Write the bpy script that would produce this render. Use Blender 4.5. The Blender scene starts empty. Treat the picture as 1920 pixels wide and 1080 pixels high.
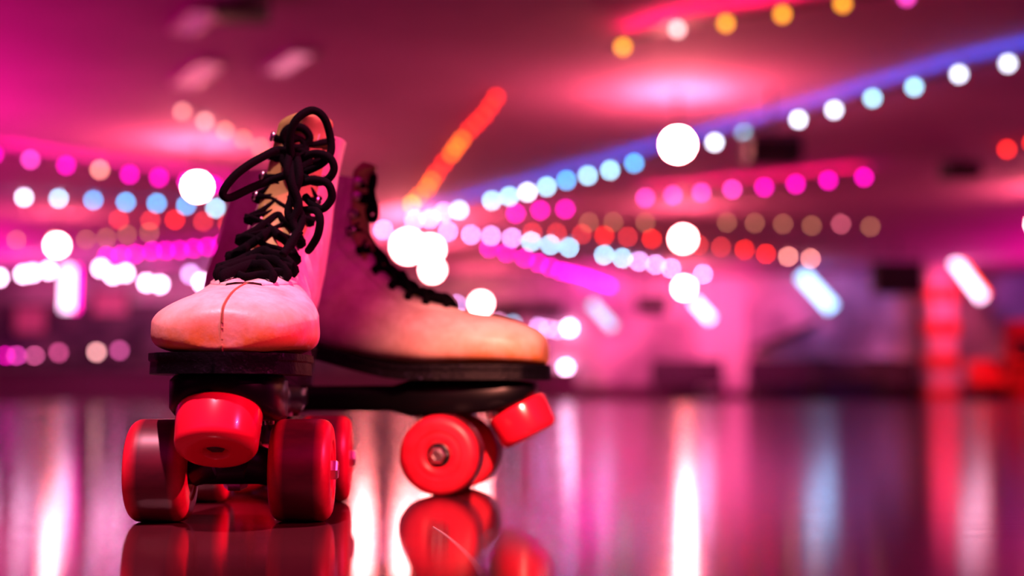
import bpy, bmesh, math, random
from mathutils import Vector, Matrix
random.seed(7)
S = bpy.context.scene
COL = S.collection
R = math.radians

# ------------------------------------------------------------------ camera, world, light, exposure
CAM_H, LENS, PITCH = 0.0755, 50.0, R(4.37)
FPX = LENS / 36.0 * 1920.0
cam_d = bpy.data.cameras.new('camera')
cam = bpy.data.objects.new('camera', cam_d)
COL.objects.link(cam)
cam.location = (0, 0, CAM_H)
cam.rotation_euler = (R(90) + PITCH, 0, 0)
cam_d.lens, cam_d.sensor_width = LENS, 36.0
cam_d.clip_start, cam_d.clip_end = 0.02, 200
cam_d.dof.use_dof = True
cam_d.dof.focus_distance = 0.85
cam_d.dof.aperture_fstop = 4.0
S.camera = cam
S.view_settings.view_transform = 'Standard'
S.view_settings.look = 'None'
S.view_settings.gamma = 1.0
S.view_settings.exposure = 0.0
S.view_settings.use_curve_mapping = False

wd = bpy.data.worlds.new('world'); S.world = wd
wd.use_nodes = True
wd.node_tree.nodes['Background'].inputs[0].default_value = (0.10, 0.0, 0.06, 1)
wd.node_tree.nodes['Background'].inputs[1].default_value = 0.2

def aim(o, target):
    d = Vector(target) - o.location
    o.rotation_euler = d.to_track_quat('-Z', 'Y').to_euler()

def area(name, loc, target, size, size_y, power, colour):
    l = bpy.data.lights.new(name, 'AREA'); l.shape = 'RECTANGLE'
    l.size, l.size_y, l.energy, l.color = size, size_y, power, colour
    o = bpy.data.objects.new(name, l); COL.objects.link(o); o.location = loc; aim(o, target)
    return o

def spot(name, loc, target, power, colour, angle=40, blend=0.6, radius=0.1):
    l = bpy.data.lights.new(name, 'SPOT'); l.energy, l.color = power, colour
    l.spot_size, l.spot_blend, l.shadow_soft_size = R(angle), blend, radius
    o = bpy.data.objects.new(name, l); COL.objects.link(o); o.location = loc; aim(o, target)
    return o

CEIL = 3.5
BACK = 40.0
# unseen area lights added to wash the ceiling magenta, from both long sides and from behind the camera
area('wash_side', (-7.6, 14, 1.2), (-7.6, 14.001, CEIL), 1.5, 8, 330, (1.0, 0.0, 0.36))
area('wash_side', (13.0, 23, 1.2), (13.0, 23.001, CEIL), 2.5, 26, 700, (1.0, 0.0, 0.40))
area('wash_side', (-13.0, 27, 1.2), (-13.0, 27.001, CEIL), 2.5, 18, 900, (1.0, 0.0, 0.40))
area('wash_rear', (0, -3.5, 1.2), (0, -3.499, CEIL), 16, 2.0, 420, (1.0, 0.0, 0.42))
# unseen narrow spots added to light the skates: the key from the front left, a warm one and a pink fill from the right
spot('skate_spot', (-0.42, 0.0, 2.8), (-0.19, 0.79, 0.12), 850, (1.0, 0.30, 0.42), 12, 1.0, 0.03)
spot('skate_spot', (0.35, -0.9, 1.25), (0.02, 1.10, 0.080), 800, (1.0, 0.27, 0.20), 7.2, 1.0, 0.02)
spot('skate_spot', (1.9, 0.25, 1.4), (-0.13, 0.93, 0.16), 700, (1.0, 0.04, 0.20), 9.5, 1.0, 0.03)
# unseen spots added to colour the far wall and brighten the post
spot('wall_wash', (6.2, 36.2, 3.3), (5.7, BACK, 1.3), 750, (1.0, 0.03, 0.30), 95)
spot('wall_wash', (11.5, 36.0, 3.3), (10.0, BACK, 1.2), 700, (1.0, 0.10, 0.42), 110)
spot('wall_wash', (10.6, 34.0, 3.3), (11.5, 38.0, 1.2), 600, (1.0, 0.10, 0.16), 60)
spot('wall_wash', (2.0, 36.0, 3.3), (2.4, BACK, 1.2), 700, (1.0, 0.03, 0.36), 100)
spot('wall_wash', (-9, 36.0, 3.3), (-9, BACK, 1.2), 220, (1.0, 0.03, 0.40), 130)

# ------------------------------------------------------------------ pixel -> world helpers (1920x1080 frame)
CP, SP = math.cos(PITCH), math.sin(PITCH)
def ray(px, py):
    a, b = (px - 960) / FPX, (540 - py) / FPX
    return Vector((a, CP - SP * b, SP + CP * b))
def at(px, py, y):
    r = ray(px, py); return Vector((0, 0, CAM_H)) + r * (y / r.y)
def at_z(px, py, z, ymax=39.6):
    r = ray(px, py)
    t = (z - CAM_H) / r.z if r.z > 1e-5 else 1e9
    if t * r.y > ymax: t = ymax / r.y
    return Vector((0, 0, CAM_H)) + r * t

# ------------------------------------------------------------------ materials
def mat(name, base, rough=0.5, metal=0.0, spec=0.5, coat=0.0):
    m = bpy.data.materials.new(name); m.use_nodes = True
    b = m.node_tree.nodes['Principled BSDF']
    b.inputs['Base Color'].default_value = (*base, 1)
    b.inputs['Roughness'].default_value = rough
    b.inputs['Metallic'].default_value = metal
    b.inputs['Specular IOR Level'].default_value = spec
    b.inputs['Coat Weight'].default_value = coat
    return m
def N(m, kind, **kw):
    n = m.node_tree.nodes.new(kind)
    for k, v in kw.items(): setattr(n, k, v)
    return n
def L(m, a, b): m.node_tree.links.new(a, b)
def bsdf(m): return m.node_tree.nodes['Principled BSDF']
def noise(m, scale, detail=3, rough=0.55, stretch=None, coord='Object'):
    tc = N(m, 'ShaderNodeTexCoord'); src = tc.outputs[coord]
    if stretch:
        mp = N(m, 'ShaderNodeMapping'); mp.inputs['Scale'].default_value = stretch
        L(m, src, mp.inputs['Vector']); src = mp.outputs['Vector']
    n = N(m, 'ShaderNodeTexNoise'); n.inputs['Scale'].default_value = scale
    n.inputs['Detail'].default_value = detail; n.inputs['Roughness'].default_value = rough
    L(m, src, n.inputs['Vector']); return n.outputs['Fac']
def ramp(m, fac, stops):
    r = N(m, 'ShaderNodeValToRGB'); cr = r.color_ramp
    while len(cr.elements) < len(stops): cr.elements.new(0.5)
    for e, (p, c) in zip(cr.elements, stops): e.position = p; e.color = (*c, 1)
    L(m, fac, r.inputs['Fac']); return r.outputs['Color']
def bump(m, fac, strength, dist=0.001):
    b = N(m, 'ShaderNodeBump'); b.inputs['Strength'].default_value = strength
    b.inputs['Distance'].default_value = dist
    L(m, fac, b.inputs['Height']); L(m, b.outputs['Normal'], bsdf(m).inputs['Normal'])
def mixc(m, fac, a, b):
    x = N(m, 'ShaderNodeMix', data_type='RGBA')
    if hasattr(fac, 'links'): L(m, fac, x.inputs[0])
    else: x.inputs[0].default_value = fac
    for s, v in ((x.inputs[6], a), (x.inputs[7], b)):
        if hasattr(v, 'links'): L(m, v, s)
        else: s.default_value = (*v, 1)
    return x.outputs[2]
def math_n(m, op, a, b=None, clamp=False):
    x = N(m, 'ShaderNodeMath', operation=op, use_clamp=clamp)
    for s, v in zip(x.inputs, (a, b)):
        if v is None: continue
        if hasattr(v, 'links'): L(m, v, s)
        else: s.default_value = v
    return x.outputs[0]

M = {}
M['leather'] = m = mat('worn_white_leather', (0.78, 0.70, 0.66), 0.42)
tc = N(m, 'ShaderNodeTexCoord'); sx = N(m, 'ShaderNodeSeparateXYZ'); L(m, tc.outputs['Object'], sx.inputs[0])
low = N(m, 'ShaderNodeMapRange'); L(m, sx.outputs['Z'], low.inputs[0])
for i, v in enumerate((0.134, 0.100, 0.0, 1.0)): low.inputs[1 + i].default_value = v
fwd = N(m, 'ShaderNodeMapRange'); L(m, sx.outputs['X'], fwd.inputs[0])
for i, v in enumerate((0.02, 0.12, 0.0, 1.0)): fwd.inputs[1 + i].default_value = v
n1 = noise(m, 45, 5, 0.65)
scuff = math_n(m, 'MULTIPLY', math_n(m, 'MULTIPLY', low.outputs[0], fwd.outputs[0]), math_n(m, 'MULTIPLY', n1, 2.3), True)
grain = ramp(m, noise(m, 28, 6, 0.7), [(0.36, (0.56, 0.43, 0.40)), (0.60, (0.82, 0.75, 0.71))])
L(m, mixc(m, scuff, grain, (0.62, 0.25, 0.06)), bsdf(m).inputs['Base Color'])
bump(m, noise(m, 320, 3, 0.6), 0.35, 0.0006)
M['lining'] = m = mat('canvas_lining', (0.50, 0.42, 0.16), 0.8)
bump(m, noise(m, 600, 2), 0.3, 0.0004)
M['tongue'] = m = mat('tongue_leather', (0.42, 0.46, 0.12), 0.6)
bump(m, noise(m, 200, 3), 0.4, 0.0006)
M['thread'] = mat('stitching', (0.34, 0.14, 0.07), 0.7)
M['lace'] = m = mat('black_lace', (0.0035, 0.003, 0.005), 0.9, spec=0.05)
bump(m, noise(m, 900, 2), 0.6, 0.0005)
M['sole'] = m = mat('black_sole', (0.006, 0.006, 0.010), 0.45, spec=0.15)
L(m, ramp(m, noise(m, 260, 4, 0.7), [(0.62, (0.003, 0.003, 0.006)), (0.74, (0.06, 0.055, 0.12))]), bsdf(m).inputs['Base Color'])
bump(m, noise(m, 260, 4, 0.7), 0.8, 0.001)
M['plate'] = mat('black_plate', (0.003, 0.003, 0.005), 0.35, spec=0.2)
M['truck'] = mat('dark_cast_metal', (0.03, 0.028, 0.04), 0.35, 0.8)
M['chrome'] = mat('chrome', (0.80, 0.78, 0.80), 0.28, 1.0)
M['bearing'] = mat('bearing_shield', (0.03, 0.03, 0.035), 0.3, 0.7)
M['cushion'] = mat('truck_cushion', (0.25, 0.03, 0.04), 0.5)
M['wheel'] = m = mat('red_urethane', (0.80, 0.012, 0.035), 0.38)
n2 = noise(m, 60, 4, 0.6)
L(m, ramp(m, n2, [(0.35, (0.62, 0.008, 0.03)), (0.6, (0.84, 0.016, 0.05))]), bsdf(m).inputs['Base Color'])
wm = M['wheel']; tc = N(wm, 'ShaderNodeTexCoord'); sx = N(wm, 'ShaderNodeSeparateXYZ'); L(wm, tc.outputs['Object'], sx.inputs[0])
wid = N(wm, 'ShaderNodeMapRange'); L(wm, math_n(wm, 'ABSOLUTE', sx.outputs['Y']), wid.inputs[0])
for i, v in enumerate((0.0165, 0.0085, 0.0, 1.0)): wid.inputs[1 + i].default_value = v
rad = math_n(wm, 'SQRT', math_n(wm, 'ADD', math_n(wm, 'MULTIPLY', sx.outputs['X'], sx.outputs['X']), math_n(wm, 'MULTIPLY', sx.outputs['Z'], sx.outputs['Z'])))
rr = N(wm, 'ShaderNodeMapRange'); L(wm, rad, rr.inputs[0])
for i, v in enumerate((0.027, 0.030, 0.0, 1.0)): rr.inputs[1 + i].default_value = v
red = bsdf(wm).inputs['Base Color'].links[0].from_socket
tread = ramp(wm, noise(wm, 70, 4, 0.6, (1, .35, 1)), [(0.30, (0.05, 0.006, 0.014)), (0.75, (0.14, 0.010, 0.026))])
L(wm, mixc(wm, math_n(wm, 'MULTIPLY', wid.outputs[0], rr.outputs[0]), red, tread), bsdf(wm).inputs['Base Color'])
M['stop'] = m = mat('red_rubber_stop', (0.86, 0.012, 0.045), 0.22, coat=0.3)

M['floor'] = m = mat('polished_maple', (0.30, 0.10, 0.10), 0.16)
tc = N(m, 'ShaderNodeTexCoord')
br = N(m, 'ShaderNodeTexBrick'); br.offset = 0.5
br.inputs['Scale'].default_value = 1.0; br.inputs['Mortar Size'].default_value = 0.0006
br.inputs['Brick Width'].default_value = 1.6; br.inputs['Row Height'].default_value = 0.057
br.inputs['Color1'].default_value = (0.11, 0.02, 0.03, 1); br.inputs['Color2'].default_value = (0.085, 0.014, 0.024, 1)
br.inputs['Mortar'].default_value = (0.06, 0.02, 0.02, 1)
L(m, tc.outputs['Object'], br.inputs['Vector'])
g = noise(m, 6, 6, 0.7, (1.2, 40, 1))
L(m, mixc(m, math_n(m, 'MULTIPLY', g, 0.55), br.outputs['Color'], (0.045, 0.008, 0.014)), bsdf(m).inputs['Base Color'])
rg = N(m, 'ShaderNodeMapRange'); L(m, noise(m, 9, 5, 0.7, (1.0, 14, 1)), rg.inputs[0])
for i, v in enumerate((0.3, 0.7, 0.06, 0.13)): rg.inputs[1 + i].default_value = v
L(m, rg.outputs[0], bsdf(m).inputs['Roughness'])
bump(m, noise(m, 60, 4, 0.65, (1, 14, 1)), 0.05, 0.0004)
M['scratch'] = mat('pale_scratch', (0.75, 0.55, 0.45), 0.5)
M['ceiling'] = m = mat('ceiling_board', (0.62, 0.52, 0.56), 0.85)
L(m, ramp(m, noise(m, 0.5, 4, 0.6), [(0.3, (0.50, 0.17, 0.42)), (0.7, (0.62, 0.22, 0.52))]), bsdf(m).inputs['Base Color'])
M['wall'] = m = mat('painted_wall', (0.55, 0.45, 0.5), 0.8)
L(m, ramp(m, noise(m, 0.45, 3, 0.6), [(0.38, (0.20, 0.15, 0.20)), (0.6, (0.62, 0.52, 0.56))]), bsdf(m).inputs['Base Color'])
M['darkwall'] = m = mat('dark_panelling', (0.10, 0.06, 0.10), 0.7)
L(m, ramp(m, noise(m, 0.9, 3, 0.6), [(0.4, (0.05, 0.03, 0.06)), (0.65, (0.20, 0.13, 0.17))]), bsdf(m).inputs['Base Color'])
M['black'] = m = mat('black_cabinet', (0.003, 0.003, 0.005), 0.55)
bump(m, noise(m, 30, 2), 0.2, 0.002)
M['grille'] = mat('speaker_grille', (0.004, 0.004, 0.006), 0.7)
M['darkfab'] = m = mat('dark_vinyl', (0.035, 0.012, 0.035), 0.5)
bump(m, noise(m, 12, 3), 0.2, 0.004)
M['redvinyl'] = m = mat('red_vinyl', (0.75, 0.02, 0.012), 0.45)
bump(m, noise(m, 12, 3), 0.2, 0.004)
M['pinkpaint'] = mat('pink_paint', (0.72, 0.30, 0.40), 0.6)
M['palepaint'] = mat('pale_paint', (0.70, 0.62, 0.64), 0.6)
M['vent'] = mat('pale_grille', (0.85, 0.80, 0.78), 0.5)
M['metal'] = mat('dark_metal', (0.05, 0.045, 0.05), 0.4, 0.6)
M['barrier'] = m = mat('barrier_carpet', (0.11, 0.03, 0.08), 0.8)
bump(m, noise(m, 40, 3), 0.3, 0.004)

_em = {}
def emis(rgb):
    key = tuple(float('%.2g' % c) for c in rgb)
    if key not in _em:
        m = bpy.data.materials.new('emissive_glow'); m.use_nodes = True
        nt = m.node_tree; nt.nodes.clear()
        e = nt.nodes.new('ShaderNodeEmission'); o = nt.nodes.new('ShaderNodeOutputMaterial')
        mx = max(key); e.inputs[0].default_value = (*[c / mx for c in key], 1); e.inputs[1].default_value = mx
        nt.links.new(e.outputs[0], o.inputs[0]); _em[key] = m
    return _em[key]

# ------------------------------------------------------------------ mesh helpers
def obj(name, bm, m, parent=None, smooth=True, loc=None, recalc=True):
    me = bpy.data.meshes.new(name)
    if recalc: bmesh.ops.recalc_face_normals(bm, faces=bm.faces)
    bm.to_mesh(me); bm.free()
    if smooth:
        for p in me.polygons: p.use_smooth = True
    for x in (m if isinstance(m, (list, tuple)) else [m]): me.materials.append(x)
    o = bpy.data.objects.new(name, me); COL.objects.link(o)
    if parent: o.parent = parent
    if loc is not None: o.location = loc
    return o
def thing(name, label, cat, loc=(0, 0, 0), rz=0.0, group=None):
    o = bpy.data.objects.new(name, None); o.empty_display_size = 0.05; COL.objects.link(o)
    o.location = loc; o.rotation_euler = (0, 0, rz)
    o['label'] = label; o['category'] = cat
    if group: o['group'] = group
    return o
def struct(name, bm, m, smooth=False):
    o = obj(name, bm, m, smooth=smooth); o['kind'] = 'structure'; return o
def sharp(o, ang=35):
    me = o.data; bm = bmesh.new(); bm.from_mesh(me)
    for e in bm.edges:
        if len(e.link_faces) == 2 and e.calc_face_angle(0) > R(ang): e.smooth = False
    bm.to_mesh(me); bm.free(); return o
def box(bm, c, s, bev=0.0, rot=None):
    mtx = Matrix.Translation(c) @ (rot.to_4x4() if rot else Matrix.Identity(4)) @ Matrix.Diagonal((*s, 1))
    r = bmesh.ops.create_cube(bm, size=1.0, matrix=mtx)
    if bev:
        es = {e for v in r['verts'] for e in v.link_edges}
        bmesh.ops.bevel(bm, geom=list(es), offset=bev, segments=2, profile=0.6, affect='EDGES')
def lathe(bm, prof, mtx=Matrix.Identity(4), seg=48, mats=None):
    """prof: (radius, height) pairs turned about local Z"""
    rings = []
    for r, h in prof:
        if r < 1e-6: rings.append([bm.verts.new(mtx @ Vector((0, 0, h)))])
        else: rings.append([bm.verts.new(mtx @ Vector((r * math.cos(2 * math.pi * k / seg), r * math.sin(2 * math.pi * k / seg), h))) for k in range(seg)])
    for i in range(len(rings) - 1):
        a, b = rings[i], rings[i + 1]
        for k in range(seg):
            k2 = (k + 1) % seg
            vs = [a[k % len(a)], a[k2 % len(a)], b[k2 % len(b)], b[k % len(b)]]
            u = []
            for v in vs:
                if v not in u: u.append(v)
            if len(u) >= 3:
                f = bm.faces.new(u)
                if mats: f.material_index = mats[i]
def cyl(bm, p, q, r, seg=20, r2=None):
    p, q = Vector(p), Vector(q); d = q - p
    mtx = Matrix.Translation(p) @ d.to_track_quat('Z', 'Y').to_matrix().to_4x4()
    h = d.length; r2 = r if r2 is None else r2; e = min(r, h) * 0.12
    lathe(bm, [(0, 0), (r - e, 0), (r, e), (r2, h - e), (r2 - e, h), (0, h)], mtx, seg)
def spline(pts, n=8, closed=False):
    P = [Vector(p) for p in pts]; out = []; m_ = len(P)
    rng = range(m_) if closed else range(m_ - 1)
    for i in rng:
        g = (lambda k: P[k % m_]) if closed else (lambda k: P[max(0, min(m_ - 1, k))])
        a, b, c, d = g(i - 1), g(i), g(i + 1), g(i + 2)
        for k in range(n):
            t = k / n
            out.append(0.5 * ((2 * b) + (c - a) * t + (2 * a - 5 * b + 4 * c - d) * t * t + (3 * b - a - 3 * c + d) * t ** 3))
    if not closed: out.append(P[-1])
    return out
def tube(bm, pts, r, seg=10, flat=1.0, closed=False):
    n = len(pts); T = []
    for i in range(n):
        a = pts[(i - 1) % n] if closed or i else pts[0]
        b = pts[(i + 1) % n] if closed or i < n - 1 else pts[-1]
        d = b - a; T.append(d.normalized() if d.length > 1e-9 else Vector((0, 0, 1)))
    up = Vector((0, 0, 1)) if abs(T[0].z) < 0.9 else Vector((1, 0, 0))
    u = T[0].cross(up).normalized(); rings = []
    for i in range(n):
        u = (u - T[i] * u.dot(T[i])).normalized(); v = T[i].cross(u)
        rings.append([bm.verts.new(pts[i] + (u * math.cos(2 * math.pi * k / seg) * flat + v * math.sin(2 * math.pi * k / seg)) * r) for k in range(seg)])
    for i in range(n if closed else n - 1):
        a, b = rings[i], rings[(i + 1) % n]
        for k in range(seg): bm.faces.new((a[k], a[(k + 1) % seg], b[(k + 1) % seg], b[k]))
    if not closed: bm.faces.new(rings[0]); bm.faces.new(rings[-1])
def ball(bm, c, r, u=20, v=12, sc=(1, 1, 1)):
    bmesh.ops.create_uvsphere(bm, u_segments=u, v_segments=v, radius=r, matrix=Matrix.Translation(c) @ Matrix.Diagonal((*sc, 1)))

# ------------------------------------------------------------------ the setting
HW, NEAR = 17.0, -7.0
bm = bmesh.new(); box(bm, (0, (BACK + NEAR) / 2, -0.05), (2 * HW, BACK - NEAR, 0.1)); floor = struct('floor', bm, M['floor'])
bm = bmesh.new(); box(bm, (0, (BACK + NEAR) / 2, CEIL + 0.05), (2 * HW, BACK - NEAR, 0.1)); struct('ceiling', bm, M['ceiling'])
bm = bmesh.new(); box(bm, (0, BACK + 0.1, CEIL / 2), (2 * HW, 0.2, CEIL)); struct('wall_back', bm, M['wall'])
bm = bmesh.new(); box(bm, (0, NEAR - 0.1, CEIL / 2), (2 * HW, 0.2, CEIL)); struct('wall_front', bm, M['darkwall'])
bm = bmesh.new(); box(bm, (-HW - 0.1, (BACK + NEAR) / 2, CEIL / 2), (0.2, BACK - NEAR, CEIL)); struct('wall_left', bm, M['darkwall'])
bm = bmesh.new(); box(bm, (HW + 0.1, (BACK + NEAR) / 2, CEIL / 2), (0.2, BACK - NEAR, CEIL)); struct('wall_right', bm, M['darkwall'])
# dark panelling over the left half of the back wall, and the kick strip along its foot
bm = bmesh.new(); box(bm, (-8.3, BACK - 0.03, 1.35), (17.0, 0.06, 2.7)); struct('trim_1', bm, M['darkwall'])
bm = bmesh.new(); box(bm, (8.6, BACK - 0.03, 0.2), (16.6, 0.06, 0.4)); struct('baseboard_back', bm, M['barrier'])
# scratch in the varnish
bm = bmesh.new(); pts = []
for px, py in ((812, 988), (835, 1003), (862, 1026), (885, 1050), (905, 1079)):
    r = ray(px, py); t = -CAM_H / r.z; p = r * t; pts.append(Vector((p.x, p.y, 0.0001)))
tube(bm, spline(pts, 5), 0.00035, 6); obj('scratch', bm, M['scratch'], floor)

# ------------------------------------------------------------------ roller skate
SEC = [  # front x, z | back x, z | half width | roundness front, back | narrowing
 (.1560, .1165, .1560, .1050, .008, 2.0, 2.0, .00),
 (.1540, .1235, .1552, .1015, .023, 1.95, 2.6, .00),
 (.1465, .1290, .1490, .1000, .0345, 1.9, 3.2, .02),
 (.1300, .1355, .1345, .1000, .043, 1.85, 3.6, .05),
 (.1085, .1405, .1125, .1000, .0470, 1.8, 3.6, .08),
 (.0840, .1450, .0880, .1000, .0475, 1.8, 3.6, .11),
 (.0610, .1525, .0600, .1000, .0455, 1.8, 3.4, .14),
 (.0430, .1625, .0300, .1030, .0380, 1.85, 3.0, .17),
 (.0290, .1760, -.005, .1090, .0335, 1.9, 2.8, .18),
 (.0200, .1900, -.045, .1170, .0305, 2.0, 2.6, .18),
 (.0145, .2020, -.090, .1205, .0295, 2.1, 2.5, .16),
 (.0120, .2110, -.121, .1225, .0290, 2.1, 2.4, .14),
 (.0115, .2185, -.131, .1440, .0280, 2.1, 2.4, .16),
 (.0120, .2255, -.128, .1740, .0265, 2.1, 2.4, .14),
 (.0130, .2325, -.117, .2040, .0245, 2.1, 2.4, .10),
 (.0140, .2395, -.110, .2300, .0230, 2.1, 2.4, .05),
 (.0145, .2460, -.107, .2500, .0225, 2.1, 2.4, .0),
 (.0145, .2510, -.106, .2620, .0225, 2.1, 2.4, -.02)]
NS = len(SEC) - 1
THROAT = 4.9
def sec(s):
    s = max(0.0, min(NS, s)); i = min(int(s), NS - 1); t = s - i
    g = lambda k: SEC[max(0, min(NS, k))]
    return [0.5 * (2 * b + (c - a) * t + (2 * a - 5 * b + 4 * c - d) * t * t + (3 * b - a - 3 * c + d) * t ** 3)
            for a, b, c, d in zip(g(i - 1), g(i), g(i + 1), g(i + 2))]
def gap(s):
    if s < THROAT: return 0.0
    return 0.44 * min(1.0, (s - THROAT) / 1.6) ** 0.8
def boot_pt(s, th, lean, off=0.0):
    def P(s_, t_):
        fx, fz, bx, bz, w, nt, nb, k = sec(s_)
        c, sn = math.cos(t_), math.sin(t_); n = nt if c > 0 else nb
        a = math.copysign(abs(c) ** (2 / n), c); b = math.copysign(abs(sn) ** (2 / n), sn) * (1 - k * c)
        x, z = (fx + bx) / 2 + (fx - bx) / 2 * a, (fz + bz) / 2 + (fz - bz) / 2 * a
        lz = max(0.0, z - 0.125) / 0.13
        # soft creases where the ankle bends
        cr = 0.0016 * math.sin(s_ * 5.2 + t_) * max(0, 1 - abs(s_ - 9) / 3.2) * abs(sn)
        return Vector((x, (w + cr) * b + lean * (lz ** 1.15 + .13), z))
    p = P(s, th)
    if off:
        e = 0.02
        du = P(min(NS, s + e), th) - P(max(0, s - e), th); dv = P(s, th + e) - P(s, th - e)
        n = du.cross(dv)
        if n.length > 1e-12:
            n.normalize(); fx, fz, bx, bz = sec(s)[:4]
            out = p - Vector(((fx + bx) / 2, lean * max(0, (fz + bz) / 2 - .125) / .13, (fz + bz) / 2))
            if n.dot(out) < 0: n = -n
            p = p + n * off
    return p
def half_width(x):  # sole outline
    pts = [(-.134, .0), (-.131, .014), (-.122, .027), (-.10, .0345), (-.06, .034), (-.02, .0355), (.03, .0425), (.07, .0475), (.10, .0470), (.125, .0425), (.142, .0345), (.152, .022), (.1575, .010), (.159, .0)]
    for (a, wa), (b, wb) in zip(pts, pts[1:]):
        if a <= x <= b: return wa + (wb - wa) * (x - a) / (b - a)
    return 0.0
def sole_z(x):
    t = max(0.0, min(1.0, (0.055 - x) / 0.115)); return 0.1005 + 0.0205 * t * t * (3 - 2 * t)

def wheel_bm():
    bm = bmesh.new(); h, r, e = .0185, .031, .0075
    prof = [(.0085, -h + .004), (.0115, -h + .001), (.0140, -h + .0006), (.0175, -h + .0012), (.0185, -h)]
    prof += [(r - e, -h)] + [(r - e + e * math.sin(R(a)), -h + e - e * math.cos(R(a))) for a in (18, 36, 54, 72, 90)]
    prof += [(r, -.006), (r, 0)]
    mats = [0] * (len(prof) - 1); n0 = len(prof)
    prof += [(a, -b) for a, b in reversed(prof[:-1])]
    mats += [0] * (len(prof) - n0)
    for i in range(len(prof) - 1):
        mats[i] = 0
    lathe(bm, prof, Matrix.Rotation(R(-90), 4, 'X'), 64, mats)
    return bm

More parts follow.
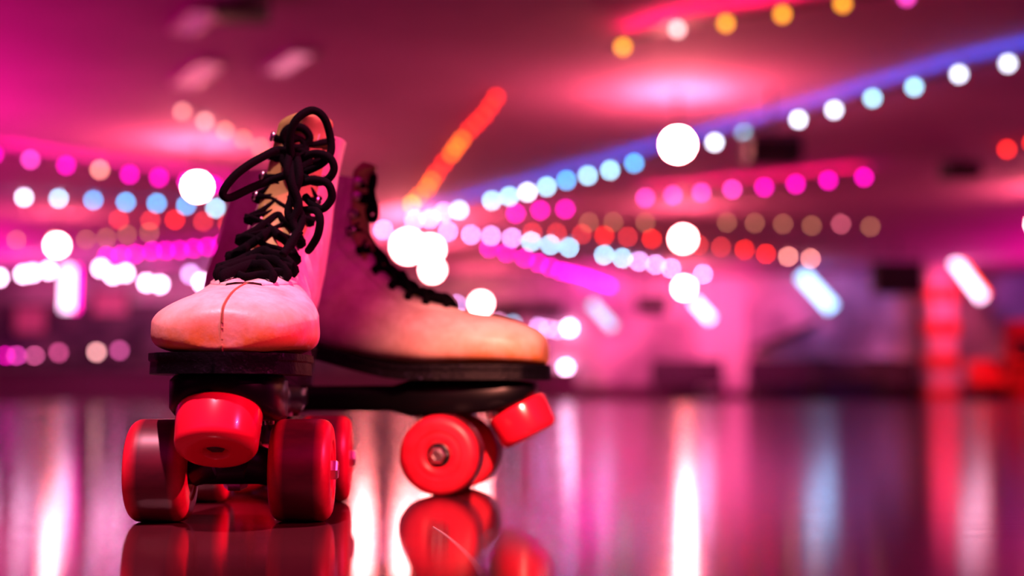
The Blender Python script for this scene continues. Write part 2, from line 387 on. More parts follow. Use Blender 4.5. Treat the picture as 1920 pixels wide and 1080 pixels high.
def make_skate(name, label, loc, rz, lean, lace_kind, loose=()):
    sk = thing(name, label, 'roller skate', loc, rz, 'pair of roller skates')
    inv = (Matrix.Translation(loc) @ Matrix.Rotation(rz, 4, 'Z')).inverted()
    # --- leather upper
    NR, NT = 110, 72; bm = bmesh.new(); rings = []
    for i in range(NR + 1):
        s = NS * i / NR; g = gap(s); row = []
        for k in range(NT + 1):
            th = g + (2 * math.pi - 2 * g) * k / NT
            row.append(bm.verts.new(boot_pt(s, th, lean)))
        rings.append(row)
    for i in range(NR):
        for k in range(NT):
            try: bm.faces.new((rings[i][k], rings[i][k + 1], rings[i + 1][k + 1], rings[i + 1][k]))
            except ValueError: pass
    bm.faces.new(rings[0][:-1])
    bmesh.ops.remove_doubles(bm, verts=bm.verts, dist=0.00008)
    up = obj('boot', bm, [M['leather'], M['lining']], sk)
    so = up.modifiers.new('thick', 'SOLIDIFY'); so.thickness = 0.0028; so.offset = -1.0; so.material_offset = 1; so.material_offset_rim = 0
    # --- toe seam: ridge and stitches down the middle of the toe box
    bm = bmesh.new(); line = [boot_pt(s / 10, math.pi, lean, 0.0003) for s in range(14, 0, -2)] + [boot_pt(s / 10, 0.0, lean, 0.0003) for s in range(0, 50, 2)]
    tube(bm, line, 0.0003, 8)
    for i in range(len(line) - 1):
        for q in (0.25, 0.75):
            p = line[i].lerp(line[i + 1], q)
            ball(bm, p + Vector((0, .0009, .0001)), .00055, 6, 4)
    obj('toe_seam', bm, M['thread'], up)
    # --- reinforcing band stitched along each side of the throat
    for sd in (1, -1):
        bm = bmesh.new(); rows = []
        for i in range(61):
            s = THROAT - 0.15 + (NS - THROAT + 0.1) * i / 60; g = gap(s)
            wid = 0.42 if s > 7 else 0.30 + 0.12 * max(0, s - THROAT) / 1.7
            rows.append([bm.verts.new(boot_pt(s, sd * (g + a * wid), lean, o)) for a, o in ((.0, .0002), (.0, .0013), (.5, .0015), (.94, .0013), (1.0, .0002))])
        for a, b in zip(rows, rows[1:]):
            for k in range(4): bm.faces.new((a[k], a[k + 1], b[k + 1], b[k]))
        obj('eyelet_facing', bm, M['leather'], sk)
    # --- tongue
    bm = bmesh.new(); rows = []; NTg = 46
    for i in range(NTg + 1):
        u = i / NTg; s = THROAT + 0.2 + (NS - THROAT - 0.2) * min(1, u / 0.86)
        fx, fz, bx, bz = sec(s)[:4]; F, B = Vector((fx, 0, fz)), Vector((bx, 0, bz)); dn = (F - B).normalized()
        c = F - dn * 0.0035
        if u > 0.86:
            v = (u - 0.86) / 0.14; c += Vector((0.004 * v * v, 0, 0.012 * v))
        ly = lean * ((max(0, c.z - .125) / .13) ** 1.15 + .13)
        hw = (0.010 + 0.007 * min(1, u / 0.3)) * (1 if u < 0.93 else 1 - 0.6 * ((u - .93) / .07) ** 2)
        rows.append([bm.verts.new(c - dn * (0.009 * a * a) + Vector((0, hw * a + ly, 0))) for a in (-1, -.75, -.5, -.25, 0, .25, .5, .75, 1)])
    for a, b in zip(rows, rows[1:]):
        for k in range(8): bm.faces.new((a[k], a[k + 1], b[k + 1], b[k]))
    tg = obj('tongue', bm, M['tongue'], sk)
    so = tg.modifiers.new('thick', 'SOLIDIFY'); so.thickness = 0.004; so.offset = 0
    # --- eyelets, hooks and the lace
    es = [5.35, 6.0, 6.7, 7.5, 8.5, 9.8]; hs = [11.6, 13.2, 14.8, 16.3]
    E = {}
    for i, s in enumerate(es + hs):
        for sd in (1, -1):
            th = sd * (gap(s) + 0.20); p = boot_pt(s, th, lean, 0.0016); n = (boot_pt(s, th, lean, 0.004) - p).normalized()
            E[i, sd] = (p, n); rot = n.to_track_quat('Z', 'Y').to_matrix().to_4x4(); bm = bmesh.new()
            if i < len(es):
                lathe(bm, [(.0014, -.0004), (.0014, .0004), (.0022, .0009), (.0030, .0004), (.0031, -.0004)], Matrix.Translation(p) @ rot, 16)
                obj('eyelet', bm, M['metal'], sk)
            else:
                lathe(bm, [(0, 0), (.0032, 0), (.0032, .0008), (.0014, .0012), (.0014, .0042), (.0034, .0046), (.0036, .0056), (.0024, .0064), (0, .0066)], Matrix.Translation(p) @ rot, 16)
                obj('lace_hook', bm, M['chrome'], sk)
    bm = bmesh.new(); rl = 0.0034; rnd = random.Random(5 if lace_kind == 'bow' else 9)
    ne = len(es + hs)
    def over(i, j, sd, lift, sag):
        (p, n), (q, m_) = E[i, sd], E[j, -sd]
        nm = (n + m_).normalized(); c = (p + q) / 2
        fw = Vector((1, 0, 0.45)).normalized()
        return [p - n * .002 + (p - c) * .03, p + n * .0035 + (p - c) * .10, p.lerp(q, .22) + nm * (.005 + lift) + Vector((0, 0, -sag)),
                c + fw * (.006 + lift * 1.1 + .0012 * sd) + Vector((0, 0, -sag)), p.lerp(q, .78) + nm * (.005 + lift) + Vector((0, 0, -sag * .5)), q + m_ * .0035 + (q - c) * .10, q - m_ * .002 + (q - c) * .03]
    top = ne - 1
    up_ = Vector((-.35, 0, 1)).normalized()
    def bar(i, lift, arch):
        (p, n), (q, m_) = E[i, 1], E[i, -1]; nm = (n + m_).normalized()
        hi = (E[min(i + 1, top), 1][0] + E[min(i + 1, top), -1][0]) / 2; c = (p + q) / 2; c = c.lerp(hi, arch)
        return [p - n * .002, p + n * .003 + (p - c) * .06, p.lerp(c, .30) + nm * (.004 + lift) + up_ * .003, p.lerp(c, .75) + nm * (.006 + lift), c + nm * (.006 + lift),
                q.lerp(c, .70) + nm * (.005 + lift), q.lerp(c, .30) + nm * (.003 + lift), q + m_ * .003 + (q - c) * .05, q - m_ * .002]
    for i in range(7):
        tube(bm, spline(bar(i, rnd.uniform(.001, .003), .9 + rnd.uniform(-.15, .2)), 7), rl * rnd.uniform(.9, 1.08), 10, .55)
    for i in range(top):
        for sd in (1, -1):
            if i < 4 and sd < 0: continue
            tube(bm, spline(over(i, i + 1, sd, rnd.uniform(0, .002), rnd.uniform(.001, .003)), 6), rl * .85, 10, .6)
    if lace_kind != 'bow':
        for i in (3, 5, 6, 7):
            (p, n) = E[i, 1]; (q, m_) = E[i + 1, -1]; c = (p + q) / 2
            tube(bm, spline([c + Vector((.006, 0, .004)), c.lerp(p, .6) + n * .009 + Vector((0, 0, .004)), p + n * .007 + Vector((0, .005, -.002)), p + n * .004 + Vector((0, .003, -.008)), c.lerp(p, .5) + n * .007 + Vector((0, 0, -.006)), c + Vector((.007, 0, -.002))], 6), rl, 10, .55)
    for path in loose:
        tube(bm, spline([inv @ Vector(p) for p in path], 8), rl * .78, 8, 1.0)
    kp = E[top - 1, 1][0].lerp(E[top - 1, -1][0], .5) + Vector((.010, 0, 0))
    for a in range(4):
        an = a * 1.3
        tube(bm, spline([kp + Vector((.002 * math.cos(an + t), .0085 * math.cos(t) * (1 if a % 2 else .7), .007 * math.sin(t) + .0075 * (a - 1.5))) for t in (0, 1.05, 2.1, 3.14, 4.2, 5.24)], 5, True), rl * .85, 8, 1.0, True)
    obj('lace', bm, M['lace'], sk)
    # --- sole and heel
    bm = bmesh.new(); xs = [-.134 + .293 * (1 - math.cos(math.pi * i / 80)) / 2 for i in range(81)]; rows = []
    for x in xs:
        w, z = half_width(x), sole_z(x); rows.append([bm.verts.new(v) for v in ((x, -w, z), (x, w, z), (x, w, z - .004), (x, w - min(w, .0012), z - .005), (x, w - min(w, .0008), z - .012), (x, -w + min(w, .0008), z - .012), (x, -w + min(w, .0012), z - .005), (x, -w, z - .004))])
    for a, b in zip(rows, rows[1:]):
        for k in range(8): bm.faces.new((a[k], a[(k + 1) % 8], b[(k + 1) % 8], b[k]))
    bmesh.ops.remove_doubles(bm, verts=bm.verts, dist=1e-5)
    sharp(obj('sole', bm, M['sole'], sk), 40)
    bm = bmesh.new(); top_, bot = [], []
    for k in range(40):
        an = 2 * math.pi * k / 40; cx, cy = math.cos(an), math.sin(an)
        px_, py_ = -.095 + .037 * math.copysign(abs(cx) ** .7, cx), .033 * math.copysign(abs(cy) ** .7, cy)
        top_.append(bm.verts.new((px_, py_, .1085))); bot.append(bm.verts.new((px_ * .97 - .002, py_ * .92, .0835)))
    for k in range(40): bm.faces.new((bot[k], bot[(k + 1) % 40], top_[(k + 1) % 40], top_[k]))
    bm.faces.new(top_); bm.faces.new(bot)
    sharp(obj('heel', bm, M['sole'], sk))
    # --- plate: a channel with a raised spine, widened over the trucks, with the toe stop boss
    bm = bmesh.new(); rows = []
    for x, w, zt, zb in ((-.122, .016, .0835, .074), (-.112, .026, .0840, .068), (-.06, .027, .0840, .062), (-.045, .022, .0840, .064), (.035, .022, .0845, .064), (.05, .030, .0885, .060), (.10, .032, .0885, .062), (.125, .030, .0880, .066), (.140, .024, .0875, .072), (.147, .014, .0870, .078)):
        e = .003; rows.append([bm.verts.new(v) for v in ((x, -w + e, zt), (x, w - e, zt), (x, w, zt - e), (x, w, zb + e), (x, w - e, zb), (x, -w + e, zb), (x, -w, zb + e), (x, -w, zt - e))])
    for a, b in zip(rows, rows[1:]):
        for k in range(8): bm.faces.new((a[k], a[(k + 1) % 8], b[(k + 1) % 8], b[k]))
    bm.faces.new(rows[0]); bm.faces.new(rows[-1])
    pl = sharp(obj('plate', bm, M['plate'], sk), 50)
    for x in (-.10, -.05, .055, .112):
        for y in (-.019, .019):
            bm = bmesh.new(); cyl(bm, (x, y, .058 if x > 0 else .062), (x, y, .068), .003, 8)
            obj('mounting_bolt', bm, M['chrome'], pl)
    # --- trucks and wheels
    for fx, dr in ((.08, 1), (-.08, -1)):
        bm = bmesh.new()
        cyl(bm, (fx, -.028, .031), (fx, .028, .031), .0085, 24)
        cyl(bm, (fx, -.026, .031), (fx, -.010, .036), .0105, 20, .012); cyl(bm, (fx, .026, .031), (fx, .010, .036), .0105, 20, .012)
        box(bm, (fx - dr * .004, 0, .040), (.018, .034, .018), .004)
        cyl(bm, (fx, 0, .040), (fx - dr * .024, 0, .060), .008, 20, .005)
        tr = sharp(obj('truck', bm, M['truck'], sk), 45)
        bm = bmesh.new(); cyl(bm, (fx, -.062, .031), (fx, .062, .031), .004, 16); obj('axle', bm, M['chrome'], tr)
        ax = Vector((dr * .30, 0, 1)).normalized(); k0 = Vector((fx - dr * .010, 0, .036))
        bm = bmesh.new(); cyl(bm, k0 - ax * .012, k0 + ax * .030, .004, 14); lathe(bm, [(0, -.017), (.007, -.017), (.0075, -.016), (.0075, -.011), (.007, -.010), (0, -.010)], Matrix.Translation(k0) @ ax.to_track_quat('Z', 'Y').to_matrix().to_4x4(), 6)
        sharp(obj('kingpin', bm, M['chrome'], tr))
        for a, b in ((-.009, .003), (.010, .022)):
            bm = bmesh.new(); mt = Matrix.Translation(k0) @ ax.to_track_quat('Z', 'Y').to_matrix().to_4x4()
            lathe(bm, [(.004, a), (.010, a), (.0118, a + .003), (.0125, (a + b) / 2), (.0118, b - .003), (.010, b), (.004, b)], mt, 28)
            obj('cushion', bm, M['cushion'], tr)
        for sd in (1, -1):
            wh = obj('wheel', wheel_bm(), M['wheel'], sk, loc=(fx, sd * .0425, .031)); sharp(wh, 50)
            mt = Matrix.Rotation(R(-90 * sd), 4, 'X')
            bm = bmesh.new(); lathe(bm, [(.004, .0150), (.0062, .0152), (.0066, .0158), (.0088, .0158), (.0092, .0152), (.0118, .0150), (.0118, .010)], mt, 36); obj('bearing', bm, M['bearing'], wh)
            bm = bmesh.new(); lathe(bm, [(.0062, .0155), (.0066, .0158), (.0066, .0205), (.0056, .0216), (.0034, .0220), (.0032, .0205), (0, .0205)], mt, 6); sharp(obj('axle_nut', bm, M['chrome'], wh), 30)
            bm = bmesh.new(); lathe(bm, [(.0110, -.0140), (.0040, -.0145), (.0040, -.0160), (.0060, -.0165), (.0060, -.0145)], mt, 30); obj('inner_bearing', bm, M['bearing'], wh)
    # --- toe stop
    ax = Vector((math.sin(R(28)), 0, -math.cos(R(28)))); c = Vector((.1365, 0, .056))
    mt = Matrix.Translation(c) @ ax.to_track_quat('Z', 'Y').to_matrix().to_4x4(); e = .006
    bm = bmesh.new()
    prof = [(0, -.013), (.0225, -.013), (.0240, -.0122), (.0246, -.0105), (.0236, .014 - e)] + [(.0236 - e + e * math.cos(R(a)), .014 - e + e * math.sin(R(a))) for a in (20, 40, 60, 80, 90)] + [(.0085, .014), (.0075, .0135), (.0065, .009), (0, .009)]
    lathe(bm, prof, mt, 56); ts = sharp(obj('toe_stop', bm, M['stop'], sk), 55)
    bm = bmesh.new(); lathe(bm, [(.0, -.034), (.008, -.034), (.008, -.020), (.013, -.020), (.0135, -.0130), (0, -.0128)], mt, 24); obj('stem', bm, M['chrome'], ts)
    bm = bmesh.new(); lathe(bm, [(0, .0095), (.0055, .0095), (.0055, .0110), (0, .0110)], mt, 6); obj('stop_bolt', bm, M['metal'], ts)
    return sk

d = .905
bow = [
 [at(556, 318, d + .005), at(546, 290, d), at(544, 255, d - .004), at(556, 224, d - .006), at(584, 207, d - .003), at(607, 220, d), at(619, 255, d + .004), at(620, 285, d + .004), at(604, 306, d + .002), at(572, 322, d + .004)],
 [at(556, 300, d + .006), at(527, 281, d), at(485, 298, d - .006), at(443, 327, d - .010), at(418, 360, d - .010), at(430, 371, d - .006), at(470, 353, d - .002), at(512, 336, d), at(556, 322, d + .006)],
 [at(560, 300, d + .004), at(590, 288, d), at(618, 296, d - .003), at(626, 318, d - .002), at(612, 338, d), at(586, 340, d + .002), at(562, 326, d + .004)],
 [at(560, 345, d + .004), at(590, 338, d - .002), at(615, 345, d - .004), at(622, 370, d - .002), at(606, 391, d), at(588, 385, d + .002), at(572, 368, d + .006)],
 [at(545, 285, d + .002), at(538, 320, d - .004), at(548, 360, d - .002), at(540, 400, d - .004), at(556, 430, d - .006), at(545, 462, d - .012)],
 [at(556, 290, d + .002), at(562, 330, d - .005), at(552, 372, d - .004), at(566, 410, d - .004), at(552, 445, d - .010), at(530, 478, d - .016)],
 [at(550, 300, d + .002), at(548, 340, d - .006), at(560, 384, d - .006), at(550, 415, d - .006), at(562, 440, d - .008)],
 [at(566, 395, d + .006), at(590, 394, d), at(600, 410, d - .004), at(596, 440, d - .002), at(584, 462, d + .004), at(578, 470, d + .012)],
]
make_skate('roller_skate', 'worn white leather roller skate in front, toe to the camera, black laces tied in loops', (-.1735, .95, 0), R(-87.5), .030, 'bow', bow)
make_skate('roller_skate', 'worn white leather roller skate behind, seen side-on with its toe pointing right', (-.126, 1.1575, 0), R(-9), -.004, 'plain')

# ------------------------------------------------------------------ lights on the ceiling
BL, PB, WH = (.06, .45, .95), (.35, .75, 1.0), (.9, .95, 1.2)
MG, PK, LV = (1.0, .0, .50), (1.0, .06, .55), (.75, .40, 1.0)
RD, OR, AM = (1.0, .02, .01), (1.0, .12, .01), (1.0, .36, .02)
CO, OL, DR = (1.0, .30, .26), (.16, .055, .03), (.65, .03, .035)
WW = (2.2, 1.2, 1.9)
BLUR = 41.5
_bulb = {}
def bulb_mesh(rgb, r):
    m = emis(rgb); key = (m.name, r)
    if key not in _bulb:
        bm = bmesh.new(); ball(bm, (0, 0, 0), r, 18, 12, (1, 1, 1.08)); me = bpy.data.meshes.new('bulb'); bm.to_mesh(me); bm.free()
        for p in me.polygons: p.use_smooth = True
        me.materials.append(m); _bulb[key] = me
    return _bulb[key]
def light_string(label, pts, r=.037, z=CEIL - .07, gain=1.0, group='strings of coloured bulbs on the ceiling', wall=False, board=None):
    P = [(at(px, py, BACK - r * 1.2) if wall else at_z(px, py, z), c) for px, py, c in pts]
    t = thing('light_string', label, 'string lights', P[0][0], 0, group); o0 = P[0][0]
    bm = bmesh.new(); zz = Vector((0, 0, .055))
    path = [p - o0 + (Vector((0, r, .04)) if wall else zz) for p, c in P]
    if not wall and z < CEIL - .25:
        for q in path[::3]: cyl(bm, q, Vector((q.x, q.y, CEIL - o0.z)), .006, 6)
    if len(path) > 1: tube(bm, path, .012, 6)
    for p, c in P:
        q = p - o0; cyl(bm, q + Vector((0, 0, r * .8)), q + Vector((0, 0, r * .8 + .035)), .022, 8)
    obj('cable', bm, M['metal'], t)
    if board:   # added board hiding a glowing strip, both put in to tint the ceiling
        hz = CEIL - o0.z
        for nm, w_, za, zb, mt_ in (('shield_board', .12, .05, .058, M['metal']), ('added_glow_strip', .04, .058, .064, emis(board))):
            bm = bmesh.new(); rows = []
            for i, q in enumerate(path):
                d_ = (path[min(i + 1, len(path) - 1)] - path[max(i - 1, 0)]); sd = Vector((-d_.y, d_.x, 0)).normalized() * w_ / 2
                h = q.z - .055
                rows.append([bm.verts.new(Vector((v.x, v.y, z_))) for v, z_ in ((q - sd, h + zb), (q + sd, h + zb), (q + sd, h + za), (q - sd, h + za))])
            for a, b in zip(rows, rows[1:]):
                for k in range(4): bm.faces.new((a[k], a[(k + 1) % 4], b[(k + 1) % 4], b[k]))
            bm.faces.new(rows[0]); bm.faces.new(rows[-1]); obj(nm, bm, mt_, t, False)
        for q in path[::2]:
            bm = bmesh.new(); cyl(bm, q, Vector((q.x, q.y, hz)), .006, 6); obj('hanger', bm, M['metal'], t)
    for p, c in P:
        cov = min(1.0, (2 * r * FPX / p.y / BLUR) ** 2)
        o = bpy.data.objects.new('bulb', bulb_mesh([max(.002, x * gain / cov) for x in c], r)); COL.objects.link(o); o.parent = t; o.location = p - o0
light_string('long string of blue and white bulbs running from the top right down to the middle',
    [(1985, 98, BL), (1890, 119, WH), (1798, 139, WH), (1714, 163, PB), (1636, 184, PB), (1564, 206, WH), (1497, 224, WH), (1395, 251, PB), (1340, 267, WH), (1189, 306, BL), (1144, 319, PB), (1102, 329, PB), (1062, 338, BL), (1025, 350, PB), (989, 360, WH), (955, 368, PB), (922, 376, PB), (861, 394, PB), (832, 398, LV), (806, 410, LV), (777, 413, LV)], z=CEIL - .17, board=(0, 5, 26))
light_string('string of lavender and pale blue bulbs running right from the middle',
    [(719, 431, LV), (840, 434, LV), (883, 440, LV), (921, 442, LV), (960, 446, LV), (996, 453, PB), (1032, 459, PB), (1067, 464, PB), (1133, 478, PB), (1167, 484, PB), (1198, 490, LV), (1229, 496, LV), (1258, 503, LV), (1318, 514, LV)], gain=.9)
light_string('steep dense string of red and orange bulbs above the rear skate',
    [(930, 183, RD), (919, 200, RD), (907, 217, RD), (893, 231, RD), (880, 244, RD), (866, 262, OR), (856, 275, OR), (847, 288, OR), (832, 306, RD), (818, 325, RD), (809, 339, OR), (801, 352, OR), (786, 368, OR), (772, 383, AM)], gain=.8)
light_string('nearest string of amber bulbs at the top right with one pale bulb',
    [(1168, 88, AM), (1270, 55, (1.0, .55, .55)), (1361, 44, AM), (1467, 27, AM), (1580, 7, AM), (1700, -6, PK), (1830, -26, AM)], gain=.9, z=CEIL - .17, board=(50, 0, 5))
light_string('short row of magenta bulbs right of the middle under a red ceiling glow',
    [(1620, 332, MG), (1553, 338, MG), (1492, 345, MG), (1433, 351, MG), (1373, 355, PK), (1315, 361, PK), (1262, 366, PK), (1210, 371, PK)], gain=.8, z=CEIL - .17, board=(45, 0, 6))
light_string('string of dim olive bulbs right of the middle above the red row',
    [(1632, 425, OL), (1577, 420, (.30, .05, .08)), (1522, 423, OL), (1468, 420, OL), (1415, 418, OL), (1363, 417, OL), (1210, 417, OL), (1150, 416, OL), (1104, 417, OL)])
light_string('string of red bulbs low on the right between olive and lavender bulbs',
    [(998, 436, DR), (1044, 437, DR), (1091, 439, DR), (1133, 442, RD), (1177, 444, DR), (1222, 448, RD), (1310, 459, DR), (1352, 463, DR), (1396, 468, RD), (1436, 476, RD), (1478, 481, CO), (1520, 485, CO)], gain=.7)
light_string('three magenta bulbs close under the long blue string near the middle',
    [(967, 400, MG), (1013, 394, MG), (1060, 392, MG)], gain=.8)
light_string('crowded string of deep magenta bulbs dropping right behind the lavender string',
    [(917, 465, MG), (950, 474, MG), (984, 484, MG), (1010, 493, MG), (1032, 501, MG), (1051, 508, MG), (1064, 511, MG), (1076, 514, MG), (1088, 517, MG), (1100, 520, MG), (1110, 524, MG), (1121, 528, MG), (1132, 532, MG), (1143, 536, MG)], gain=.75)
light_string('upper left string of magenta bulbs with one coral bulb',
    [(-12, 290, MG), (57, 299, PK), (124, 310, MG), (187, 318, CO), (243, 327, MG), (298, 333, MG), (350, 341, MG), (400, 347, MG), (446, 353, MG), (490, 360, MG)], gain=.8, z=CEIL - .17, board=(38, 0, 12))
light_string('string of blue bulbs on the left reaching the front skate under the magenta string',
    [(-25, 368, BL), (45, 370, WH), (110, 372, PB), (175, 375, BL), (236, 379, BL), (294, 381, BL), (349, 385, BL), (404, 390, PB), (456, 393, PB), (500, 398, PB)], gain=.9)
light_string('string of dim red bulbs on the left just under the blue string',
    [(223, 412, DR), (282, 413, DR), (328, 412, RD), (381, 415, DR), (427, 419, DR), (470, 424, DR)], gain=.75)
light_string('string of faint brown bulbs on the far left under the red string',
    [(31, 450, OL), (100, 447, OL), (161, 449, OL), (199, 446, OL), (238, 440, OL), (280, 436, OL)])
light_string('crowded row of magenta bulbs on the left above the white lamps',
    [(200, 480, MG), (228, 478, MG), (254, 476, MG), (285, 471, MG), (311, 470, MG), (337, 469, MG), (363, 466, MG), (389, 463, MG), (415, 458, MG), (435, 455, MG), (460, 451, MG)], gain=.75, z=CEIL - .17, board=(9, 0, 4.5))
light_string('faint string of pale peach bulbs at the top left crossing the ceiling glow',
    [(342, 209, (.9, .30, .28)), (384, 227, (1., .42, .42)), (422, 245, (.95, .30, .22)), (456, 261, (.9, .22, .12)), (488, 276, (.9, .22, .16))], gain=.55)
light_string('lone pair of red bulbs near the right edge of the picture', [(1888, 280, RD), (1935, 268, RD)], gain=.9)
light_string('row of bright white bulbs low on the left above the dark counter',
    [(-2, 520, WW), (44, 514, WW), (62, 511, WW), (91, 507, WW), (189, 503, WW), (212, 516, WW), (235, 512, WW), (275, 530, WW), (300, 533, WW), (357, 514, LV), (378, 529, WW), (400, 527, WW), (430, 522, LV)], r=.075, z=3.1, group='bulb rows by the left counter')
light_string('row of small pink bulbs low on the left above the barrier',
    [(10, 668, MG), (31, 668, PK), (65, 668, (.8, .12, .35)), (110, 661, (.5, .06, .2)), (181, 660, (1., .40, .42)), (224, 657, (.5, .07, .25))], r=.06, z=1.2, gain=.7, group='bulb rows by the left counter')
light_string('small cluster of lavender bulbs just above the toe of the rear skate',
    [(856, 571, LV), (935, 603, (.5, .2, .4)), (962, 607, (.2, .4, .6)), (1010, 613, LV), (1028, 616, (.8, .3, .7)), (1046, 619, (.8, .3, .6))], r=.05, wall=True, gain=.6, group='wall lamps right of the rear skate')
light_string('two stacked bright white lamps on the far wall right of the rear skate toe', [(1068, 615, WW), (1061, 690, WW)], r=.09, wall=True, gain=1.2, group='wall lamps right of the rear skate')

def pendant(label, px, py, z, r, col, power):
    p = at_z(px, py, z); t = thing('globe_pendant', label, 'pendant lamp', (p.x, p.y, CEIL), 0, 'white globe pendants under the ceiling')
    hz = p.z - CEIL
    bm = bmesh.new(); ball(bm, (0, 0, hz), r, 32, 20); obj('globe', bm, emis([c * power for c in col]), t)
    bm = bmesh.new(); cyl(bm, (0, 0, hz + r * .9), (0, 0, 0), .012, 8); obj('cord', bm, M['metal'], t)
    bm = bmesh.new(); lathe(bm, [(0, 0), (.07, 0), (.06, -.03), (.015, -.045), (0, -.045)], Matrix.Identity(4), 20); obj('ceiling_cap', bm, M['metal'], t)
    bm = bmesh.new(); lathe(bm, [(.012, hz + r * 1.12), (.045, hz + r * 1.08), (.055, hz + r * .90), (.03, hz + r * .93)], Matrix.Identity(4), 20); obj('collar', bm, M['metal'], t)
GC = (1.0, .21, .21)
pendant('largest glowing white globe pendant, hanging on the line of the long blue string', 1271, 271, 2.9, .14, GC, 380)
pendant('glowing white globe pendant left of the front skate lace loop', 370, 350, 2.9, .125, GC, 380)
pendant('glowing white globe pendant above the white lamp row on the far left', 107, 460, 2.9, .13, GC, 130)
pendant('glowing white globe pendant right of centre, straight below the largest globe', 1281, 448, 2.9, .15, GC, 140)
pendant('glowing white globe pendant behind the rear skate laces, mirrored as a floor streak', 684, 492, 2.9, .19, GC, 140)
pendant('lowest of the glowing white globe pendants in line under the largest globe', 1283, 540, 2.9, .17, GC, 140)
pendant('glowing white globe pendant just right of the rear skate ankle', 811, 506, 2.9, .16, GC, 140)
pendant('glowing white globe pendant in the bright cluster above the rear skate instep', 765, 462, 2.9, .22, GC, 140)
pendant('glowing white globe pendant low above the middle of the rear skate toe box', 902, 569, 2.55, .17, GC, 140)
pendant('white globe pendant past the right edge, lighting the ceiling there', 1950, 420, 2.9, .14, GC, 130)
pendant('pale globe pendant at the inner end of the bright cluster behind the rear skate', 806, 468, 2.9, .18, GC, 130)

def tube_lamp(label, a, b, y, r, col, power, edge=None):
    A, B = at(*a, y), at(*b, y); t = thing('tube_lamp', label, 'tube lamp', A, 0, 'slanted tube lamps by the far wall'); V = B - A
    bm = bmesh.new(); tube(bm, [V * (i / 10) for i in range(11)], r, 16); obj('tube', bm, emis([c * power for c in col]), t)
    u = V.normalized(); sv = Vector((u.z, 0, -u.x)); sv = -sv if sv.x < 0 else sv
    for q, s in ((Vector(), -1), (V, 1)):
        bm = bmesh.new(); cyl(bm, q, q + u * (s * .06), r * 1.25, 16); obj('end_cap', bm, M['metal'], t)
        bm = bmesh.new(); top = CEIL - A.z; cyl(bm, q + Vector((0, .03, 0)), Vector((q.x, q.y + .03, top)), .012, 8); obj('rod', bm, M['metal'], t)
    if edge:
        bm = bmesh.new(); tube(bm, [V * (i / 10) + sv * (r * 1.6) + Vector((0, .05, 0)) for i in range(11)], r * .4, 10); obj('coloured_edge', bm, emis(edge), t)
tube_lamp('pale blue slanted tube lamp right of the rear skate toe', (1108, 568), (1150, 615), 37, .10, (.40, .62, 1.0), 2.4)
tube_lamp('white slanted tube lamp touching the lowest globe pendant', (1300, 563), (1334, 600), 37, .10, (1.0, .50, .95), 7)
tube_lamp('large white-blue slanted tube lamp with a bright glow on the wall', (1502, 514), (1560, 578), 37, .16, (.32, .58, 1.0), 5)
tube_lamp('white slanted tube lamp with a red edge near the right side', (1788, 488), (1842, 560), 36, .11, (1.0, .55, .85), 6, (6, .3, .1))
tube_lamp('upright white tube lamp with magenta edge on the far left', (128, 500), (125, 582), 36, .13, (1.0, .55, .9), 6, (8, 0, 3))
spot('blue_wash', (10.2, 37.2, 3.2), (9.2, BACK, 2.3), 150, (.22, .20, 1.0), 80)  # spots added for the blue glow on the wall near the tubes
spot('blue_wash', (14.0, 37.0, 2.8), (15.2, BACK, 2.9), 90, (.16, .12, 1.0), 70)

# ------------------------------------------------------------------ things along the far wall
def speaker(label, px, py, y, w, h, z=None):
    p = at(px, py, y); t = thing('hanging_speaker', label, 'loudspeaker', (p.x, p.y, CEIL), 0, 'black loudspeakers under the ceiling')
    hz = p.z - CEIL; bm = bmesh.new(); box(bm, (0, 0, hz), (w, .45, h), .03); obj('cabinet', bm, M['black'], t, False)
    bm = bmesh.new(); box(bm, (0, -.235, hz), (w * .92, .02, h * .88), .008); obj('grille', bm, M['grille'], t, False)
    bm = bmesh.new()
    for sx in (-1, 1): box(bm, (sx * (w / 2 + .02), 0, hz + h * .3), (.03, .06, h * .9))
    box(bm, (0, 0, hz + h * .75), (w + .07, .06, .03)); cyl(bm, (0, 0, hz + h * .75), (0, 0, 0), .02, 10); obj('bracket', bm, M['metal'], t, False)
speaker('black hanging loudspeaker under the blue string at upper right', 1448, 284, 15.7, .60, .26)
speaker('dim dark loudspeaker close under the ceiling at the top left of the picture', 452, 24, 12, .42, .10)
speaker('big black loudspeaker on the far wall between two tube lamps', 1681, 522, 31, 1.05, .70)
speaker('small black loudspeaker left of the lowest globe pendant', 1222, 575, 37, .75, .36)
speaker('wide flat black loudspeaker above the rear skate toe', 992, 582, 37, 1.75, .30)
speaker('dim black loudspeaker hanging near the right under the blue string', 1800, 322, 20, .5, .18)
def glow_panel(label, a, b, w, glow):  # pale ceiling panels given a glow of their own to stand out
    A, B = at_z(*a, CEIL - .02), at_z(*b, CEIL - .02); c = (A + B) / 2; d_ = B - A; l = d_.length
    t = thing('ceiling_panel', label, 'ceiling light', (c.x, c.y, CEIL), math.atan2(d_.y, d_.x), 'dim glowing ceiling panels at the top left')
    bm = bmesh.new()
    for x, y, u, v in ((0, w / 2, l + .04, .04), (0, -w / 2, l + .04, .04), (l / 2, 0, .04, w), (-l / 2, 0, .04, w)): box(bm, (x, y, -.02), (u, v, .04))
    obj('frame', bm, M['vent'], t, False)
    bm = bmesh.new(); box(bm, (0, 0, -.015), (l, w, .03)); obj('glow_face', bm, emis(glow), t, False)
glow_panel('dim pink glowing ceiling panel left of the centre, right one of two close together', (515, 135), (570, 98), .24, (.95, .20, .36))
glow_panel('dim pink glowing ceiling panel at the left, left one of two close together', (345, 160), (398, 118), .24, (.85, .15, .30))
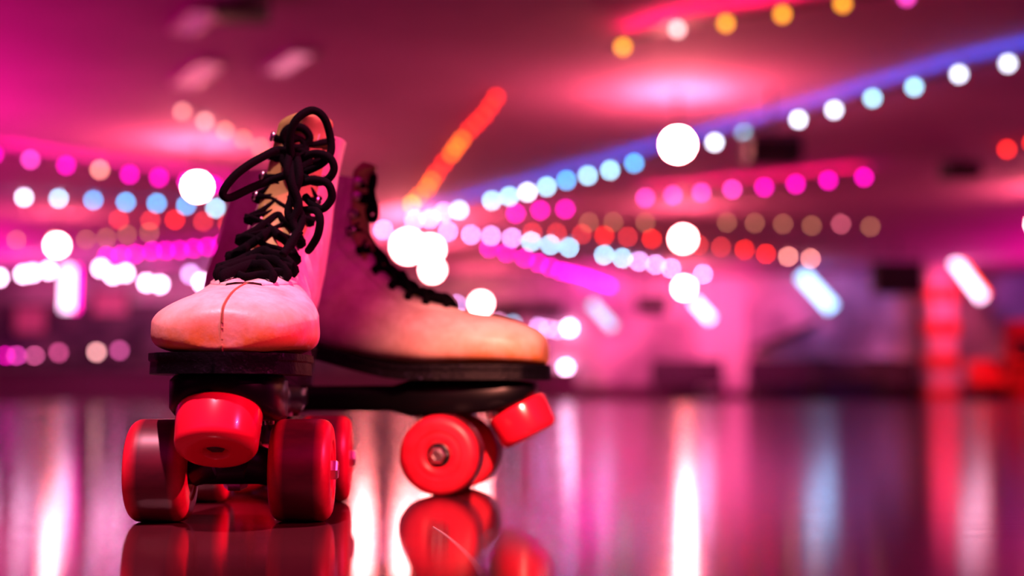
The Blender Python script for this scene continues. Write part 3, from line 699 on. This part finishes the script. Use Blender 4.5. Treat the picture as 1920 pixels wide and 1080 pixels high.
glow_panel('dimmest pink glowing ceiling panel at the very top left', (345, 60), (385, 20), .22, (.45, .05, .18))
# low barrier along the left and centre
t = thing('rink_barrier', 'long low dark barrier along the left far edge of the rink', 'barrier', (-7.3, 37.6, 0))
bm = bmesh.new(); box(bm, (0, 0, .36), (18.0, .16, .72), .02); obj('panel', bm, M['barrier'], t, False)
bm = bmesh.new(); box(bm, (0, 0, .76), (18.1, .26, .08), .02); obj('top_rail', bm, M['darkfab'], t, False)
# counter behind the barrier with dark shelf unit
t = thing('counter', 'dark serving counter behind the barrier on the left', 'counter', (-11.0, 39.2, 0))
bm = bmesh.new(); box(bm, (0, 0, .55), (8.0, .55, 1.1), .02); obj('body', bm, M['darkwall'], t, False)
bm = bmesh.new(); box(bm, (0, -.05, 1.13), (8.2, .75, .06), .015); obj('worktop', bm, M['metal'], t, False)
for i, (px, py, w, h, mk, lb) in enumerate(((57, 600, .9, .75, 'pinkpaint', 'brownish pink menu board behind the left end of the counter'), (207, 568, 1.0, .7, 'pinkpaint', 'dim pink menu board right of the upright tube lamp'), (250, 640, .6, .5, 'darkfab', 'small dark board low behind the counter near the front skate'))):
    p = at(px, py, BACK - .1); t = thing('menu_board', lb, 'board', p, 0, 'boards on the dark wall behind the counter')
    bm = bmesh.new(); box(bm, (0, 0, 0), (w, .05, h), .01); obj('panel', bm, M[mk], t, False)
    bm = bmesh.new()
    for a, b, c, d_ in ((0, h / 2, w + .08, .05), (0, -h / 2, w + .08, .05), (w / 2, 0, .05, h), (-w / 2, 0, .05, h)): box(bm, (a, -.01, b), (c, .07, d_))
    obj('frame', bm, M['metal'], t, False)

# right side: pillars, seating, tables
def pillar(label, px, y, w, z0, bands):
    p = at(px, 740, y); t = thing('padded_post', label, 'post', (p.x, y, 0), 0, 'posts by the right far wall')
    bm = bmesh.new(); box(bm, (0, 0, CEIL / 2), (w, w, CEIL), .03); obj('shaft', bm, M['pinkpaint'], t, False)
    for za, zb in bands:
        bm = bmesh.new(); box(bm, (0, 0, (za + zb) / 2), (w + .12, w + .12, zb - za), .05); obj('pad', bm, M['redvinyl'], t, False)
pillar('pink post with red padded bands near the right edge', 1764, 38.0, .70, 0, ((.04, .28), (.85, 1.2), (1.7, 2.1), (2.6, 3.0)))
t = thing('wall_panel', 'bright pink panel on the far wall below the lowest globe pendant', 'panel', (5.9, BACK - .08, 0))
bm = bmesh.new(); box(bm, (0, 0, 1.75), (1.3, .14, 3.3), .02); obj('board', bm, M['palepaint'], t, False)
bm = bmesh.new(); box(bm, (0, -.04, .12), (1.4, .22, .24), .02); obj('plinth', bm, M['barrier'], t, False)
def bench(label, px, y, w, m_):
    p = at(px, 745, y); t = thing('booth_bench', label, 'bench', (p.x, y, 0), 0, 'dark benches along the right far wall')
    bm = bmesh.new(); box(bm, (0, 0, .42), (w, .5, .12), .04); obj('seat', bm, m_, t, False)
    bm = bmesh.new(); box(bm, (0, .22, .78), (w, .10, .62), .04); obj('backrest', bm, m_, t, False)
    for sx in (-1, 1):
        bm = bmesh.new(); box(bm, (sx * (w / 2 - .08), 0, .18), (.08, .44, .36), .01); obj('leg', bm, M['metal'], t, False)
bench('dark bench below the pink wall panel', 1290, 38.8, 2.0, M['darkfab'])
bench('dark bench just right of the pink wall panel', 1465, 38.8, 1.7, M['darkfab'])
bench('dark bench in the middle of the right far wall', 1590, 38.8, 1.9, M['darkfab'])
bench('dark bench right beside the pink post with red bands', 1690, 38.8, 1.0, M['darkfab'])
bench('dark bench at the right edge of the picture', 1890, 38.8, 1.5, M['darkfab'])
def table(label, px, y, w):
    p = at(px, 745, y); t = thing('high_table', label, 'table', (p.x, y, 0), 0, 'dark tables by the right far wall')
    bm = bmesh.new(); lathe(bm, [(0, 1.02), (w, 1.02), (w + .01, 1.04), (w, 1.07), (0, 1.07)], Matrix.Identity(4), 32); sharp(obj('table_top', bm, M['black'], t))
    bm = bmesh.new(); cyl(bm, (0, 0, .03), (0, 0, 1.02), .05, 14); obj('pedestal', bm, M['metal'], t)
    bm = bmesh.new(); lathe(bm, [(0, 0), (.28, 0), (.28, .02), (.06, .05), (0, .05)], Matrix.Identity(4), 28); obj('foot', bm, M['metal'], t)
table('dark round table left of the middle bench on the right', 1535, 37.6, .45)
table('dark round table by the loudspeaker between two benches', 1650, 37.6, .45)
def cabinet(label, px, y, w, h, m_, name='arcade_cabinet'):
    p = at(px, 745, y); t = thing(name, label, 'cabinet', (p.x, y, 0), 0, 'cabinets by the right far wall')
    bm = bmesh.new(); prof = [(.3, 0), (-.35, 0), (-.35, .8), (-.45, .95), (-.15, 1.1), (-.1, h - .3), (-.28, h - .2), (-.28, h), (.3, h)]
    a = [bm.verts.new((-w / 2, y_, z)) for y_, z in prof]; b = [bm.verts.new((w / 2, y_, z)) for y_, z in prof]
    bm.faces.new(a); bm.faces.new(b)
    for k in range(len(a)): bm.faces.new((a[k], a[(k + 1) % len(a)], b[(k + 1) % len(a)], b[k]))
    obj('body', bm, m_, t, False)
    bm = bmesh.new(); box(bm, (0, -.13, 1.35), (w * .8, .03, .45), .01); obj('screen', bm, M['black'], t, False)
    bm = bmesh.new(); box(bm, (0, -.40, .9), (w * .85, .05, .1), .01, Matrix.Rotation(R(30), 3, 'X')); obj('control_panel', bm, M['metal'], t, False)
cabinet('red upright cabinet cut by the right edge of the picture', 1918, 38.2, .75, 2.1, M['redvinyl'])
#cabinet('dark upright cabinet standing under the big white-blue tube lamp', 1512, 39.4, .8, 1.9, M['black'])
# red easy chair
p = at(1852, 745, 37.4); t = thing('red_chair', 'bright red tub chair right of the pink post', 'chair', (p.x, 37.4, 0))
bm = bmesh.new(); box(bm, (0, 0, .40), (.75, .65, .22), .08); obj('seat', bm, M['redvinyl'], t)
bm = bmesh.new(); box(bm, (0, .28, .72), (.80, .16, .65), .08, Matrix.Rotation(R(-8), 3, 'X')); obj('backrest', bm, M['redvinyl'], t)
for sx in (-1, 1):
    bm = bmesh.new(); box(bm, (sx * .40, 0, .50), (.14, .62, .38), .06); obj('armrest', bm, M['redvinyl'], t)
    for sy in (-.25, .25):
        bm = bmesh.new(); cyl(bm, (sx * .32, sy, 0), (sx * .32, sy, .30), .025, 10); obj('leg', bm, M['metal'], t)
# dark sloping awning
p = at(1480, 628, 38.9); t = thing('awning', 'dark sloping awning left of the big loudspeaker, low on the far wall', 'awning', (p.x, 38.9, p.z))
bm = bmesh.new(); box(bm, (0, .3, 0), (1.7, 1.0, .16), .03, Matrix.Rotation(R(-22), 3, 'Y')); obj('canopy', bm, M['black'], t, False)
bm = bmesh.new()
for sx in (-.6, .6): box(bm, (sx, .7, sx * .4 - .12), (.05, .8, .05), .01)
obj('bracket', bm, M['metal'], t, False)
